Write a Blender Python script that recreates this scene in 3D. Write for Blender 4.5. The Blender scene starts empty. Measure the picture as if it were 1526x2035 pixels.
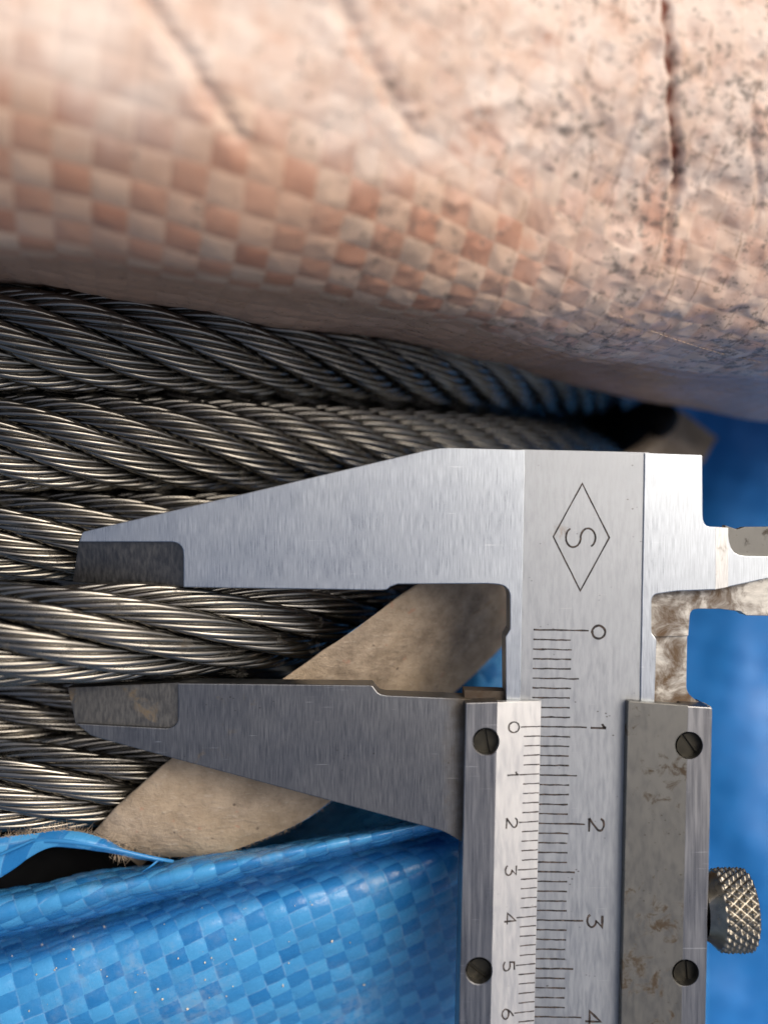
import bpy, bmesh, math, random
import numpy as np
from mathutils import Vector, Matrix, noise

random.seed(7); np.random.seed(7)
R = math.radians
scene = bpy.context.scene
COL = scene.collection

# ------------------------------------------------------------------ camera
D = 105.0            # mm from the lens to the caliper face (z = 0)
K = 19.2             # photograph pixels per mm on the caliper face
MM = 0.001
cam_d = bpy.data.cameras.new('camera'); cam = bpy.data.objects.new('camera', cam_d)
COL.objects.link(cam); scene.camera = cam
cam.location = (0, 0, D*MM); cam.rotation_euler = (0, 0, 0)
cam_d.sensor_fit = 'VERTICAL'; cam_d.sensor_height = 24.0
cam_d.lens = 24.0*D/(2035/K)
cam_d.clip_start = 0.005; cam_d.clip_end = 50
cam_d.dof.use_dof = True; cam_d.dof.focus_distance = (D+3)*MM
cam_d.dof.aperture_fstop = 7.6

# ------------------------------------------------------------------ light
SUN_EL, SUN_AZ = 52, 52          # azimuth measured from +Y towards +X
w = bpy.data.worlds.new('World'); scene.world = w; w.use_nodes = True
nt = w.node_tree; nt.nodes.clear()
sky = nt.nodes.new('ShaderNodeTexSky'); sky.sky_type = 'NISHITA'; sky.sun_disc = False
sky.sun_elevation = R(SUN_EL); sky.sun_rotation = R(SUN_AZ)
sky.dust_density = 7.0; sky.ozone_density = 0.35; sky.air_density = 0.9
bg = nt.nodes.new('ShaderNodeBackground'); bg.inputs[1].default_value = 0.14
wo = nt.nodes.new('ShaderNodeOutputWorld')
nt.links.new(sky.outputs[0], bg.inputs[0]); nt.links.new(bg.outputs[0], wo.inputs[0])
sun_d = bpy.data.lights.new('sun', 'SUN'); sun = bpy.data.objects.new('sun', sun_d)
COL.objects.link(sun)
sun_d.energy = 1.25; sun_d.angle = R(46); sun_d.color = (1.0, 0.965, 0.91)
dirv = Vector((math.sin(R(SUN_AZ))*math.cos(R(SUN_EL)), math.cos(R(SUN_AZ))*math.cos(R(SUN_EL)), math.sin(R(SUN_EL))))
sun.rotation_euler = (-dirv).to_track_quat('-Z', 'Y').to_euler()
sun.location = dirv*2
vs = scene.view_settings
vs.view_transform = 'Standard'; vs.look = 'None'; vs.gamma = 1.0; vs.use_curve_mapping = False
vs.exposure = -0.06
scene.render.engine = 'CYCLES'

# ------------------------------------------------------------------ helpers
def P(px, py, z=0.0):
    """photograph pixel at height z (mm) -> point in mm"""
    s = (D - z)/D/K
    return np.array([(px-763.0)*s, -(py-1017.5)*s, z])

def empty(name, loc_mm, label, cat, group=None):
    o = bpy.data.objects.new(name, None); COL.objects.link(o)
    o.empty_display_size = 0.01
    o.location = [c*MM for c in loc_mm]
    tag(o, label, cat, group); return o

def tag(o, label=None, cat=None, group=None, kind=None):
    if label: o['label'] = label
    if cat: o['category'] = cat
    if group: o['group'] = group
    if kind: o['kind'] = kind
    return o

def adopt(o, parent):
    if parent is not None:
        o.parent = parent
        m = Matrix.Identity(4); q = parent
        loc = Vector((0, 0, 0))
        while q is not None:
            loc += Vector(q.location); q = q.parent if q.type != 'EMPTY' else None
        root = parent
        while root.parent is not None: root = root.parent
        if parent is root and root.type == 'EMPTY':
            o.matrix_parent_inverse = Matrix.Translation(-Vector(root.location))
    return o

def mesh_obj(name, verts, faces, mat, parent=None, smooth=True, uv=None):
    me = bpy.data.meshes.new(name)
    v = np.asarray(verts, dtype=np.float64)*MM
    f = np.asarray(faces)
    if f.dtype != object and f.ndim == 2:
        n, k = f.shape
        me.vertices.add(len(v)); me.vertices.foreach_set('co', v.ravel().astype(np.float32))
        me.loops.add(n*k); me.loops.foreach_set('vertex_index', f.ravel().astype(np.int32))
        me.polygons.add(n)
        me.polygons.foreach_set('loop_start', np.arange(0, n*k, k, dtype=np.int32))
        me.polygons.foreach_set('loop_total', np.full(n, k, dtype=np.int32))
        me.update(calc_edges=True)
    else:
        me.from_pydata([tuple(p) for p in v], [], [list(q) for q in faces]); me.update()
    if smooth:
        me.polygons.foreach_set('use_smooth', np.ones(len(me.polygons), dtype=bool))
    if uv is not None:
        li = np.zeros(len(me.loops), dtype=np.int32); me.loops.foreach_get('vertex_index', li)
        l = me.uv_layers.new(name='UVMap'); l.data.foreach_set('uv', np.asarray(uv, dtype=np.float32)[li].ravel())
    me.validate()
    me.materials.append(mat)
    o = bpy.data.objects.new(name, me); COL.objects.link(o)
    return adopt(o, parent)

def bm_obj(name, bm, mat, parent=None, smooth=False):
    bmesh.ops.recalc_face_normals(bm, faces=bm.faces)
    me = bpy.data.meshes.new(name)
    for v in bm.verts: v.co *= MM
    bm.to_mesh(me); bm.free()
    if smooth: me.polygons.foreach_set('use_smooth', np.ones(len(me.polygons), dtype=bool))
    me.materials.append(mat)
    o = bpy.data.objects.new(name, me); COL.objects.link(o)
    return adopt(o, parent)

def grid_faces(nr, nc, wrap=False):
    i = np.arange(nr-1)[:, None]; m = nc if wrap else nc-1
    j = np.arange(m)[None, :]
    a = i*nc+j; b = i*nc+(j+1) % nc; c = (i+1)*nc+(j+1) % nc; d = (i+1)*nc+j
    return np.stack([a, b, c, d], -1).reshape(-1, 4)

def catmull(pts, n):
    """pts (m, ..., 3) -> resampled along axis 0 to n samples"""
    pts = np.asarray(pts, float); m = len(pts)
    t = np.linspace(0, m-1, n); k = np.minimum(t.astype(int), m-2); f = t-k
    ext = np.concatenate([[2*pts[0]-pts[1]], pts, [2*pts[-1]-pts[-2]]])
    f = f.reshape((-1,)+(1,)*(pts.ndim-1))
    p0, p1, p2, p3 = ext[k], ext[k+1], ext[k+2], ext[k+3]
    return 0.5*((2*p1)+(-p0+p2)*f+(2*p0-5*p1+4*p2-p3)*f**2+(-p0+3*p1-3*p2+p3)*f**3)

def normals_of(g):
    du = np.gradient(g, axis=1); dv = np.gradient(g, axis=0)
    n = np.cross(du, dv); n /= np.linalg.norm(n, axis=-1, keepdims=True)+1e-12
    if n[..., 2].mean() < 0: n = -n
    return n

def loft(ctrl, nr, nc):
    g = catmull(np.asarray(ctrl, float), nr)
    g = catmull(g.transpose(1, 0, 2), nc).transpose(1, 0, 2)
    return g

def arclen_uv(g, i0, j0):
    u = np.zeros(g.shape[:2]); v = np.zeros(g.shape[:2])
    du = np.linalg.norm(np.diff(g, axis=1), axis=-1); u[:, 1:] = np.cumsum(du, 1); u -= u[:, j0:j0+1]
    dv = np.linalg.norm(np.diff(g, axis=0), axis=-1); v[1:, :] = np.cumsum(dv, 0); v -= v[i0:i0+1, :]
    return u, v

def fbm(g, freq, seed=0.0):
    flat = g.reshape(-1, 3)*freq
    off = Vector((seed*13.7, seed*5.1, seed*9.3))
    return np.array([noise.noise(Vector(p)+off) for p in flat]).reshape(g.shape[:2])

# ------------------------------------------------------------------ material tools
class NT:
    def __init__(s, name):
        s.m = bpy.data.materials.new(name); s.m.use_nodes = True
        s.t = s.m.node_tree; s.t.nodes.clear()
        s.out = s.t.nodes.new('ShaderNodeOutputMaterial')
        s.b = s.t.nodes.new('ShaderNodeBsdfPrincipled')
        s.t.links.new(s.b.outputs[0], s.out.inputs[0])
        s.tc = s.t.nodes.new('ShaderNodeTexCoord')
    def l(s, a, b): s.t.links.new(a, b)
    def setb(s, **k):
        for n, v in k.items():
            n = n.replace('_', ' ')
            if hasattr(v, 'links') or isinstance(v, bpy.types.NodeSocket): s.l(v, s.b.inputs[n])
            else: s.b.inputs[n].default_value = v if not isinstance(v, tuple) else (tuple(v)+(1,))[:4]
    def map(s, src, scale=(1, 1, 1), rot=(0, 0, 0), loc=(0, 0, 0)):
        n = s.t.nodes.new('ShaderNodeMapping'); s.l(src, n.inputs[0])
        n.inputs['Scale'].default_value = scale; n.inputs['Rotation'].default_value = rot; n.inputs['Location'].default_value = loc
        return n.outputs[0]
    def noise(s, vec, scale=1, detail=4, rough=0.55, dist=0.0):
        n = s.t.nodes.new('ShaderNodeTexNoise'); s.l(vec, n.inputs['Vector'])
        n.inputs['Scale'].default_value = scale; n.inputs['Detail'].default_value = detail
        n.inputs['Roughness'].default_value = rough; n.inputs['Distortion'].default_value = dist
        return n.outputs[0]
    def voro(s, vec, scale=1, out=0, rnd=1.0):
        n = s.t.nodes.new('ShaderNodeTexVoronoi'); s.l(vec, n.inputs['Vector']); n.inputs['Scale'].default_value = scale
        n.inputs['Randomness'].default_value = rnd
        return n.outputs[out]
    def ramp(s, v, a, b, lo=0.0, hi=1.0):
        n = s.t.nodes.new('ShaderNodeMapRange'); s.l(v, n.inputs[0]); n.interpolation_type = 'SMOOTHSTEP'
        for i, x in enumerate((a, b, lo, hi)): n.inputs[i+1].default_value = x
        return n.outputs[0]
    def math(s, op, a, b=None, c=None):
        n = s.t.nodes.new('ShaderNodeMath'); n.operation = op
        for i, x in enumerate((a, b, c)):
            if x is None: continue
            if isinstance(x, (int, float)): n.inputs[i].default_value = x
            else: s.l(x, n.inputs[i])
        return n.outputs[0]
    def mix(s, f, a, b, mode='MIX'):
        n = s.t.nodes.new('ShaderNodeMix'); n.data_type = 'RGBA'; n.blend_type = mode
        for x, i in ((f, 0), (a, 6), (b, 7)):
            if isinstance(x, (int, float)): n.inputs[i].default_value = x
            elif isinstance(x, tuple): n.inputs[i].default_value = (x+(1,))[:4]
            else: s.l(x, n.inputs[i])
        return n.outputs[2]
    def bump(s, h, strength=0.3, dist=0.0001, prev=None):
        n = s.t.nodes.new('ShaderNodeBump'); s.l(h, n.inputs['Height'])
        n.inputs['Strength'].default_value = strength; n.inputs['Distance'].default_value = dist
        if prev is not None: s.l(prev, n.inputs['Normal'])
        return n.outputs[0]
    def sep(s, v):
        n = s.t.nodes.new('ShaderNodeSeparateXYZ'); s.l(v, n.inputs[0]); return n.outputs
    def comb(s, x, y, z=0.0):
        n = s.t.nodes.new('ShaderNodeCombineXYZ')
        for i, q in enumerate((x, y, z)):
            if isinstance(q, (int, float)): n.inputs[i].default_value = q
            else: s.l(q, n.inputs[i])
        return n.outputs[0]
    def white(s, v):
        n = s.t.nodes.new('ShaderNodeTexWhiteNoise'); n.noise_dimensions = '3D'; s.l(v, n.inputs[0]); return n.outputs[0]

def steel(name, base, rough, brush=(11000, 420, 420), bump=0.25, stain=0.0, stain_col=(0.10, 0.055, 0.02), stain_scale=350,
          var=0.25, metallic=1.0, scratch=0.0, speck=0.0, corner=None, soft=0.18):
    s = NT(name); o = s.tc.outputs['Object']
    br = s.noise(s.map(o, brush), 1, 5, 0.65)
    cloud = s.noise(o, 160, 4, 0.6)
    dark = tuple(c*(1-var) for c in base); light = tuple(min(1, c*(1+var*0.6)) for c in base)
    col = s.mix(s.ramp(br, 0.3, 0.7), dark, light)
    col = s.mix(s.ramp(cloud, 0.35, 0.7, 0, var*0.8), col, tuple(c*0.72 for c in base))
    rg = s.ramp(br, 0.25, 0.75, rough*0.8, rough*1.25)
    rg = s.math('ADD', rg, s.ramp(s.noise(s.map(o, loc=(0.7, 0.3, 0)), 90, 5, 0.6, 0.2), 0.35, 0.65, -0.03, 0.04))   # oily smears
    met = metallic
    if stain > 0:
        st = s.noise(o, stain_scale, 6, 0.7, 0.6)
        big = s.noise(o, stain_scale*0.22, 2, 0.5)
        m = s.ramp(s.math('ADD', st, s.math('MULTIPLY', big, 0.5)), 1.08-soft/2-stain*0.42, 1.08+soft/2-stain*0.36)
        col = s.mix(m, col, stain_col)
        rg = s.math('ADD', rg, s.math('MULTIPLY', m, 0.35))
        met = s.math('MULTIPLY', s.math('SUBTRACT', 1.0, m), metallic)
    if speck > 0:
        v = s.voro(s.map(o, (1, 1.6, 0.2), (0, 0, 0.5)), 1300, 0)
        m = s.math('MULTIPLY', s.ramp(v, 0.06, 0.20, 1, 0), s.ramp(s.noise(o, 330, 3), 0.56, 0.66))
        col = s.mix(s.math('MULTIPLY', m, speck), col, (0.05, 0.035, 0.02))
    if corner:                                    # grime mixed with painted occlusion shade along the slider's edge
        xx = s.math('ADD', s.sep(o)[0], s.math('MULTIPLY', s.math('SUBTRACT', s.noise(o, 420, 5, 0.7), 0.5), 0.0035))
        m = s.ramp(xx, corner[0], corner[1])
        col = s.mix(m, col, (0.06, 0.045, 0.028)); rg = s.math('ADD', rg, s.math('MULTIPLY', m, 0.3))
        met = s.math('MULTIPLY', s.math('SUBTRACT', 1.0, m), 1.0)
    nrm = s.bump(br, bump, 0.00002)
    if scratch > 0:
        for k, (rz, seed) in enumerate(((0.15, 0.3), (-0.5, 1.7), (1.35, 4.1))):
            sc = s.noise(s.map(o, (140, 5200, 300), (0, 0, rz), (seed, seed, 0)), 1, 2, 0.5)
            gate = s.ramp(s.noise(s.map(o, (1, 1, 1), loc=(seed, 0, 0)), 240, 2), 0.52, 0.62)
            m = s.math('MULTIPLY', s.ramp(sc, 0.70, 0.76), gate)
            col = s.mix(s.math('MULTIPLY', m, scratch), col, (0.95, 0.95, 0.93))
    s.setb(Base_Color=col, Roughness=rg, Metallic=met, Normal=nrm)
    return s.m

M = {}
M['jaw'] = steel('brushed_steel_bright', (0.50, 0.54, 0.57), 0.33, scratch=0.55, bump=0.14, var=0.17)
M['jaw_worn'] = steel('worn_steel', (0.56, 0.56, 0.54), 0.34, scratch=0.5, bump=0.3, stain=0.45, stain_col=(0.2, 0.15, 0.08), stain_scale=500)
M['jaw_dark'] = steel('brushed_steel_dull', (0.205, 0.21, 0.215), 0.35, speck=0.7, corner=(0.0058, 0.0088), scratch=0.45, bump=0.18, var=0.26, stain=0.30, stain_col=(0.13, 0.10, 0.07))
M['tip'] = steel('ground_steel_tip', (0.15, 0.147, 0.14), 0.40, brush=(3500, 900, 900), bump=0.15, stain=0.1)
M['tip_stained'] = steel('ground_steel_tip_stained', (0.135, 0.133, 0.126), 0.42, brush=(3500, 900, 900), bump=0.15, stain=0.45, stain_col=(0.12, 0.08, 0.035), stain_scale=260)
M['beam'] = steel('satin_chrome', (0.375, 0.395, 0.41), 0.46, brush=(2500, 400, 400), bump=0.06, var=0.12, metallic=0.85, stain=0.10, stain_col=(0.30, 0.24, 0.18), speck=0.8, scratch=0.15)
M['vernier'] = steel('satin_chrome_vernier', (0.64, 0.635, 0.61), 0.40, brush=(2500, 400, 400), bump=0.05, var=0.06, metallic=0.8, speck=0.3)
M['plate'] = steel('stained_satin_plate', (0.165, 0.163, 0.15), 0.46, brush=(1500, 600, 600), bump=0.06, var=0.10, metallic=0.85, stain=0.50, stain_col=(0.05, 0.034, 0.018), stain_scale=600, speck=0.9, soft=0.11)
M['bar'] = steel('slider_bar_steel', (0.29, 0.29, 0.29), 0.33, brush=(2600, 120, 120), bump=0.22, scratch=0.5)
M['rusty'] = steel('rusty_cast_steel', (0.55, 0.53, 0.48), 0.5, brush=(700, 1900, 700), bump=0.5, stain=0.72, stain_col=(0.115, 0.072, 0.038), stain_scale=400, var=0.3, soft=0.26)
M['grime'] = steel('grimy_steel', (0.12, 0.10, 0.08), 0.6, stain=0.8, stain_col=(0.05, 0.03, 0.015), bump=0.3)
M['screw'] = steel('dark_screw_steel', (0.055, 0.052, 0.042), 0.5, brush=(900, 900, 900), bump=0.3, stain=0.4, stain_col=(0.06, 0.05, 0.03))
M['knurl'] = steel('knurled_steel', (0.31, 0.285, 0.235), 0.32, brush=(800, 800, 800), bump=0.15, stain=0.45, stain_col=(0.12, 0.085, 0.03))

def ink():
    s = NT('engraving_black'); o = s.tc.outputs['Object']
    c = s.mix(s.ramp(s.noise(o, 2600, 3), 0.4, 0.7), (0.012, 0.010, 0.010), (0.07, 0.048, 0.036))
    c = s.mix(s.ramp(s.noise(o, 1500, 4, 0.7), 0.58, 0.70, 0, 0.6), c, (0.24, 0.22, 0.20))
    s.setb(Base_Color=c, Roughness=0.7); return s.m
M['ink'] = ink()

def rope_mat(name, base, grease):
    s = NT(name); o = s.tc.outputs['Object']
    n1 = s.noise(o, 420, 5, 0.7); n2 = s.noise(o, 1900, 4, 0.6); n3 = s.noise(o, 70, 3, 0.5)
    oi = s.t.nodes.new('ShaderNodeObjectInfo')
    col = s.mix(s.ramp(n3, 0.35, 0.65), tuple(c*0.7 for c in base), base)
    col = s.mix(s.math('MULTIPLY', oi.outputs['Random'], 0.35), col, tuple(c*0.55 for c in base))
    rust = s.ramp(s.noise(s.map(o, loc=(0.4, 0.2, 0.1)), 520, 4, 0.7), 0.66, 0.74)
    col = s.mix(s.math('MULTIPLY', rust, 0.5), col, (0.19, 0.115, 0.045))
    g = s.math('MULTIPLY', s.ramp(s.math('ADD', n1, s.math('MULTIPLY', n2, 0.35)), 0.76, 0.98), grease)
    col = s.mix(g, col, (0.045, 0.036, 0.022))
    rg = s.math('ADD', s.ramp(n1, 0.3, 0.7, 0.17, 0.30), s.math('MULTIPLY', g, 0.22))
    met = s.math('SUBTRACT', 1.0, s.math('MULTIPLY', g, 0.85))
    s.setb(Base_Color=col, Roughness=rg, Metallic=met, Normal=s.bump(n2, 0.08, 0.00003))
    return s.m
M['rope'] = rope_mat('greased_wire', (0.285, 0.272, 0.243), 0.95)
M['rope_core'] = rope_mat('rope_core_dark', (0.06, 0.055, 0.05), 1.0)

def weave(name, c_dark, c_light, cell_var, edge_col, rough, dust=None, dirt=None, spec=0.5, edge_amt=0.5, tilt=0.25):
    """woven tape cloth: UV is counted in tape widths"""
    s = NT(name); uv = s.tc.outputs['UV']; o = s.tc.outputs['Object']
    wob = s.noise(uv, 0.9, 2)
    x, y, _ = s.sep(uv)
    x = s.math('ADD', x, s.math('MULTIPLY', s.math('SUBTRACT', wob, 0.5), 0.16))
    y = s.math('ADD', y, s.math('MULTIPLY', s.math('SUBTRACT', s.noise(s.map(uv, loc=(7, 3, 0)), 0.8, 2), 0.5), 0.16))
    fx, fy = s.math('FLOOR', x), s.math('FLOOR', y)
    par = s.math('FLOORED_MODULO', s.math('ADD', fx, fy), 2.0)
    cell = s.white(s.comb(fx, fy, 0.5)); tx = s.white(s.comb(fx, 0.0, 2.5)); ty = s.white(s.comb(0.0, fy, 5.5))
    tape = s.math('ADD', s.math('MULTIPLY', par, tx), s.math('MULTIPLY', s.math('SUBTRACT', 1.0, par), ty))
    f = s.math('ADD', s.math('MULTIPLY', par, 1.0-cell_var), s.math('MULTIPLY', s.math('ADD', s.math('MULTIPLY', cell, 0.6), s.math('MULTIPLY', tape, 0.4)), cell_var))
    f = s.math('ADD', f, s.math('MULTIPLY', s.math('SUBTRACT', s.noise(uv, 1.7, 4), 0.5), 0.35))
    col = s.mix(f, c_dark, c_light)
    ux, uy = s.math('FRACT', x), s.math('FRACT', y)
    ex = s.math('MINIMUM', ux, s.math('SUBTRACT', 1.0, ux)); ey = s.math('MINIMUM', uy, s.math('SUBTRACT', 1.0, uy))
    e = s.ramp(s.math('MINIMUM', ex, ey), 0.015, 0.07, 1, 0)
    brk = s.ramp(s.noise(s.map(uv, loc=(2, 9, 0)), 0.7, 3), 0.45, 0.62)
    col = s.mix(s.math('MULTIPLY', s.math('MULTIPLY', e, edge_amt), brk), col, edge_col)
    rg = s.ramp(s.noise(uv, 2.2, 3), 0.3, 0.7, rough*0.8, rough*1.25)
    if dust: col, rg = dust(s, o, uv, col, rg)
    if dirt: col, rg = dirt(s, o, uv, col, rg)
    # fine lengthwise fibrillation of the tapes
    st = s.noise(s.comb(s.math('MULTIPLY', x, s.math('ADD', s.math('MULTIPLY', par, 16.0), 2.0)), s.math('MULTIPLY', y, s.math('SUBTRACT', 18.0, s.math('MULTIPLY', par, 16.0))), par), 1, 3)
    nrm = s.bump(st, 0.25, 0.00006)
    nrm = s.bump(s.noise(uv, 1.1, 3), 0.45, 0.0003, nrm)
    # every tape crossing sits at its own slight tilt
    c2 = s.white(s.comb(fx, fy, 8.5))
    tl = s.math('ADD', s.math('MULTIPLY', s.math('SUBTRACT', cell, 0.5), ux), s.math('MULTIPLY', s.math('SUBTRACT', c2, 0.5), uy))
    nrm = s.bump(tl, tilt, 0.0009, nrm)
    s.setb(Base_Color=col, Roughness=rg, Normal=nrm)
    s.b.inputs['Specular IOR Level'].default_value = spec
    return s.m

def blue_dust(s, o, uv, col, rg):
    n = s.noise(o, 95, 4, 0.6); f = s.noise(o, 900, 4, 0.7)
    m = s.math('MULTIPLY', s.ramp(n, 0.50, 0.72), s.ramp(f, 0.35, 0.7))
    return s.mix(s.math('MULTIPLY', m, 0.30), col, (0.45, 0.50, 0.52)), s.math('ADD', rg, s.math('MULTIPLY', m, 0.2))
M['blue'] = weave('blue_woven_sheet', (0.02, 0.185, 0.47), (0.075, 0.345, 0.66), 0.5, (0.26, 0.46, 0.70), 0.24, dust=blue_dust, edge_amt=0.32, tilt=0.38)  # pale edge colour paints a specular glint along the tape borders
M['blue_far'] = weave('blue_woven_tarp', (0.015, 0.17, 0.50), (0.022, 0.205, 0.57), 0.5, (0.03, 0.2, 0.55), 0.42, edge_amt=0.2)

def sack_dirt(s, o, uv, col, rg):
    x, y, z = s.sep(o)
    # chalky wear on the upper, handled side of the sack; bare tape along its lower shoulder
    up = s.math('ADD', y, s.math('MULTIPLY', x, 0.11))
    up = s.math('ADD', up, s.math('MULTIPLY', s.math('SUBTRACT', s.noise(o, 75, 4), 0.5), 0.018))
    wear = s.math('MAXIMUM', s.ramp(up, 0.025, 0.0335), s.ramp(x, 0.004, 0.024, 0.0, 0.62))
    cl = s.noise(o, 210, 5, 0.65)
    chalk = s.mix(s.ramp(cl, 0.3, 0.7), (0.60, 0.44, 0.35), (0.74, 0.63, 0.545))
    col = s.mix(s.math('MULTIPLY', wear, s.ramp(cl, 0.2, 0.6, 0.62, 0.93)), col, chalk)
    # rubbed-off patches
    pt = s.ramp(s.noise(o, 130, 5, 0.6, 0.4), 0.60, 0.68)
    col = s.mix(s.math('MULTIPLY', pt, 0.45), col, (0.50, 0.23, 0.14))
    # grey-black dirt specks, denser towards the right end
    v = s.noise(o, 900, 6, 0.75); dn = s.ramp(x, -0.03, 0.03, 0.0, 0.10)
    big = s.noise(o, 95, 4, 0.6)
    k = s.math('ADD', s.math('ADD', v, dn), s.math('MULTIPLY', big, 0.42))
    m = s.ramp(k, 0.825, 0.95)
    col = s.mix(s.math('MULTIPLY', m, 0.78), col, (0.13, 0.105, 0.085))
    m2 = s.ramp(s.noise(s.map(o, loc=(0.3, 0.1, 0)), 260, 5, 0.7), 0.60, 0.74)
    col = s.mix(s.math('MULTIPLY', m2, 0.5), col, (0.30, 0.19, 0.13))
    # dirt caught along broken tape edges
    ux_, uy_, _ = s.sep(s.map(uv, (1, 1, 1)))
    uj = s.noise(uv, 1.6, 4, 0.7)
    ax_ = s.math('FRACT', s.math('ADD', ux_, s.math('MULTIPLY', uj, 0.4))); ay_ = s.math('FRACT', s.math('ADD', uy_, s.math('MULTIPLY', uj, 0.4)))
    eg = s.math('MAXIMUM', s.ramp(ax_, 0.0, 0.09, 1, 0), s.math('MULTIPLY', s.ramp(ay_, 0.0, 0.08, 1, 0), 0.7))
    gate = s.math('MULTIPLY', s.ramp(s.noise(s.map(uv, loc=(4, 4, 0)), 0.55, 4, 0.7), 0.47, 0.6), s.ramp(x, -0.02, 0.028, 0.1, 1.0))
    col = s.mix(s.math('MULTIPLY', s.math('MULTIPLY', eg, gate), 0.8), col, (0.20, 0.11, 0.065))
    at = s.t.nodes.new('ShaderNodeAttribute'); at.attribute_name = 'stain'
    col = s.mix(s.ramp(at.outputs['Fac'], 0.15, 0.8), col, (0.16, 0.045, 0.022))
    return col, s.math('ADD', rg, s.math('MULTIPLY', wear, 0.15))
M['sack'] = weave('orange_woven_sack', (0.47, 0.225, 0.14), (0.62, 0.445, 0.32), 0.45, (0.66, 0.46, 0.32), 0.40, dirt=sack_dirt, edge_amt=0.35)

def paper():
    s = NT('grey_board_paper'); o = s.tc.outputs['Object']
    a = s.noise(o, 260, 6, 0.7); b = s.noise(s.map(o, (900, 2600, 900), (0, 0, 0.6)), 1, 4, 0.6); c = s.noise(o, 60, 3)
    col = s.mix(s.ramp(a, 0.3, 0.7), (0.20, 0.155, 0.108), (0.44, 0.355, 0.262))
    col = s.mix(s.ramp(c, 0.4, 0.65, 0, 0.5), col, (0.42, 0.32, 0.205))
    col = s.mix(s.ramp(b, 0.55, 0.75, 0, 0.35), col, (0.56, 0.49, 0.40))
    v = s.voro(o, 520, 0); m = s.math('MULTIPLY', s.ramp(v, 0.06, 0.13, 1, 0), s.ramp(s.noise(o, 400, 2), 0.5, 0.58))
    col = s.mix(s.math('MULTIPLY', m, 0.8), col, (0.10, 0.07, 0.05))
    m3 = s.ramp(s.noise(s.map(o, loc=(0.2, 0, 0)), 700, 3), 0.66, 0.72)
    col = s.mix(s.math('MULTIPLY', m3, 0.4), col, (0.42, 0.18, 0.11))
    s.setb(Base_Color=col, Roughness=0.85, Normal=s.bump(b, 0.7, 0.00016, s.bump(a, 0.8, 0.0006)))
    return s.m
M['paper'] = paper()

def plain(name, col, rough, nscale=300, var=0.3):
    s = NT(name); n = s.noise(s.tc.outputs['Object'], nscale, 4)
    s.setb(Base_Color=s.mix(s.ramp(n, 0.3, 0.7), tuple(c*(1-var) for c in col), tuple(min(1, c*(1+var)) for c in col)), Roughness=rough)
    return s.m
M['fibre'] = plain('paper_fibre', (0.52, 0.40, 0.27), 0.9)
M['grain'] = plain('pale_sand', (0.62, 0.56, 0.45), 0.8, 2000)
M['thread'] = plain('sewing_thread', (0.62, 0.46, 0.32), 0.7)
M['ground'] = plain('concrete_ground', (0.22, 0.21, 0.20), 0.9, 25, 0.25)

# ------------------------------------------------------------------ ground
g = mesh_obj('ground', [(-3000, -3000, -216), (3000, -3000, -216), (3000, 3000, -216), (-3000, 3000, -216)], [[0, 1, 2, 3]], M['ground'], smooth=False)
tag(g, kind='structure')

# ------------------------------------------------------------------ blue tarpaulin behind everything
cx = [-2600, 300, 900, 1200, 1450, 1700, 2200, 3200]
rows = []
for py, dz in ((-2600, -60), (-400, -14), (500, -6), (800, -3), (1100, -4), (1500, 1), (1800, 4), (2100, 5), (2700, 0), (5200, -60)):
    rows.append([P(x, py, z+dz) for x, z in zip(cx, (-150, -125, -108, -96, -88, -86, -96, -130))])
g = loft(rows, 110, 150)
nn = normals_of(g)
g += nn*(fbm(g, 0.035, 1)*5.0 + fbm(g, 0.11, 2)*1.1)[..., None]
u, v = arclen_uv(g, 50, 70)
a = 0.5
uvt = np.stack([(u*math.cos(a)-v*math.sin(a))/3.4, (u*math.sin(a)+v*math.cos(a))/3.4], -1).reshape(-1, 2)
tarp = mesh_obj('tarpaulin', g.reshape(-1, 3), grid_faces(*g.shape[:2]), M['blue_far'], uv=uvt)
tag(tarp, 'smooth out-of-focus blue tarpaulin spread far below the caliper beam', 'tarpaulin')

# ------------------------------------------------------------------ wire rope coil
NW = 8; RROPE = 5.0; RS = RROPE*0.266; RC = RROPE*0.728
rw = RS*math.sin(math.pi/NW)/(1+math.sin(math.pi/NW)); rsn = RS-rw
prof = []
for k in range(NW):
    for dl in (-22.5, -20.5, -15, -6, 6, 15, 20.5):
        d_ = R(dl); s_ = max(rw**2-(rsn*math.sin(d_))**2, 0)
        prof.append((2*math.pi*k/NW+d_, rsn*math.cos(d_)+math.sqrt(s_)))
prof = np.array(prof)

def rope_path(py, z0, th0, rad, length, drift=0.0, x0px=-70, wave=0.0):
    """starts at the left of the view and bends down and away to the right; coil axis runs along Y"""
    st = P(x0px, py, z0)
    n = int(length/0.8); s = np.linspace(0, length, n)
    r = rad
    th = R(th0)+s/r
    th = np.minimum(th, R(150))
    ds = s[1]-s[0]
    x = st[0]+np.concatenate([[0], np.cumsum(np.cos((th[1:]+th[:-1])/2)*ds)])
    z = st[2]-np.concatenate([[0], np.cumsum(np.sin((th[1:]+th[:-1])/2)*ds)])
    y = st[1]+drift*s/length + wave*np.sin(s/17.0)
    p = np.stack([x, y, z], -1)
    t = np.gradient(p, axis=0); t /= np.linalg.norm(t, axis=1, keepdims=True)
    b = np.tile(np.array([0, -1.0, 0]), (n, 1)); b -= t*(b*t).sum(1, keepdims=True); b /= np.linalg.norm(b, axis=1, keepdims=True)
    nrm = np.cross(t, b)
    nrm *= np.sign(nrm[0, 2])
    return s, p, t, nrm, b

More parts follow.
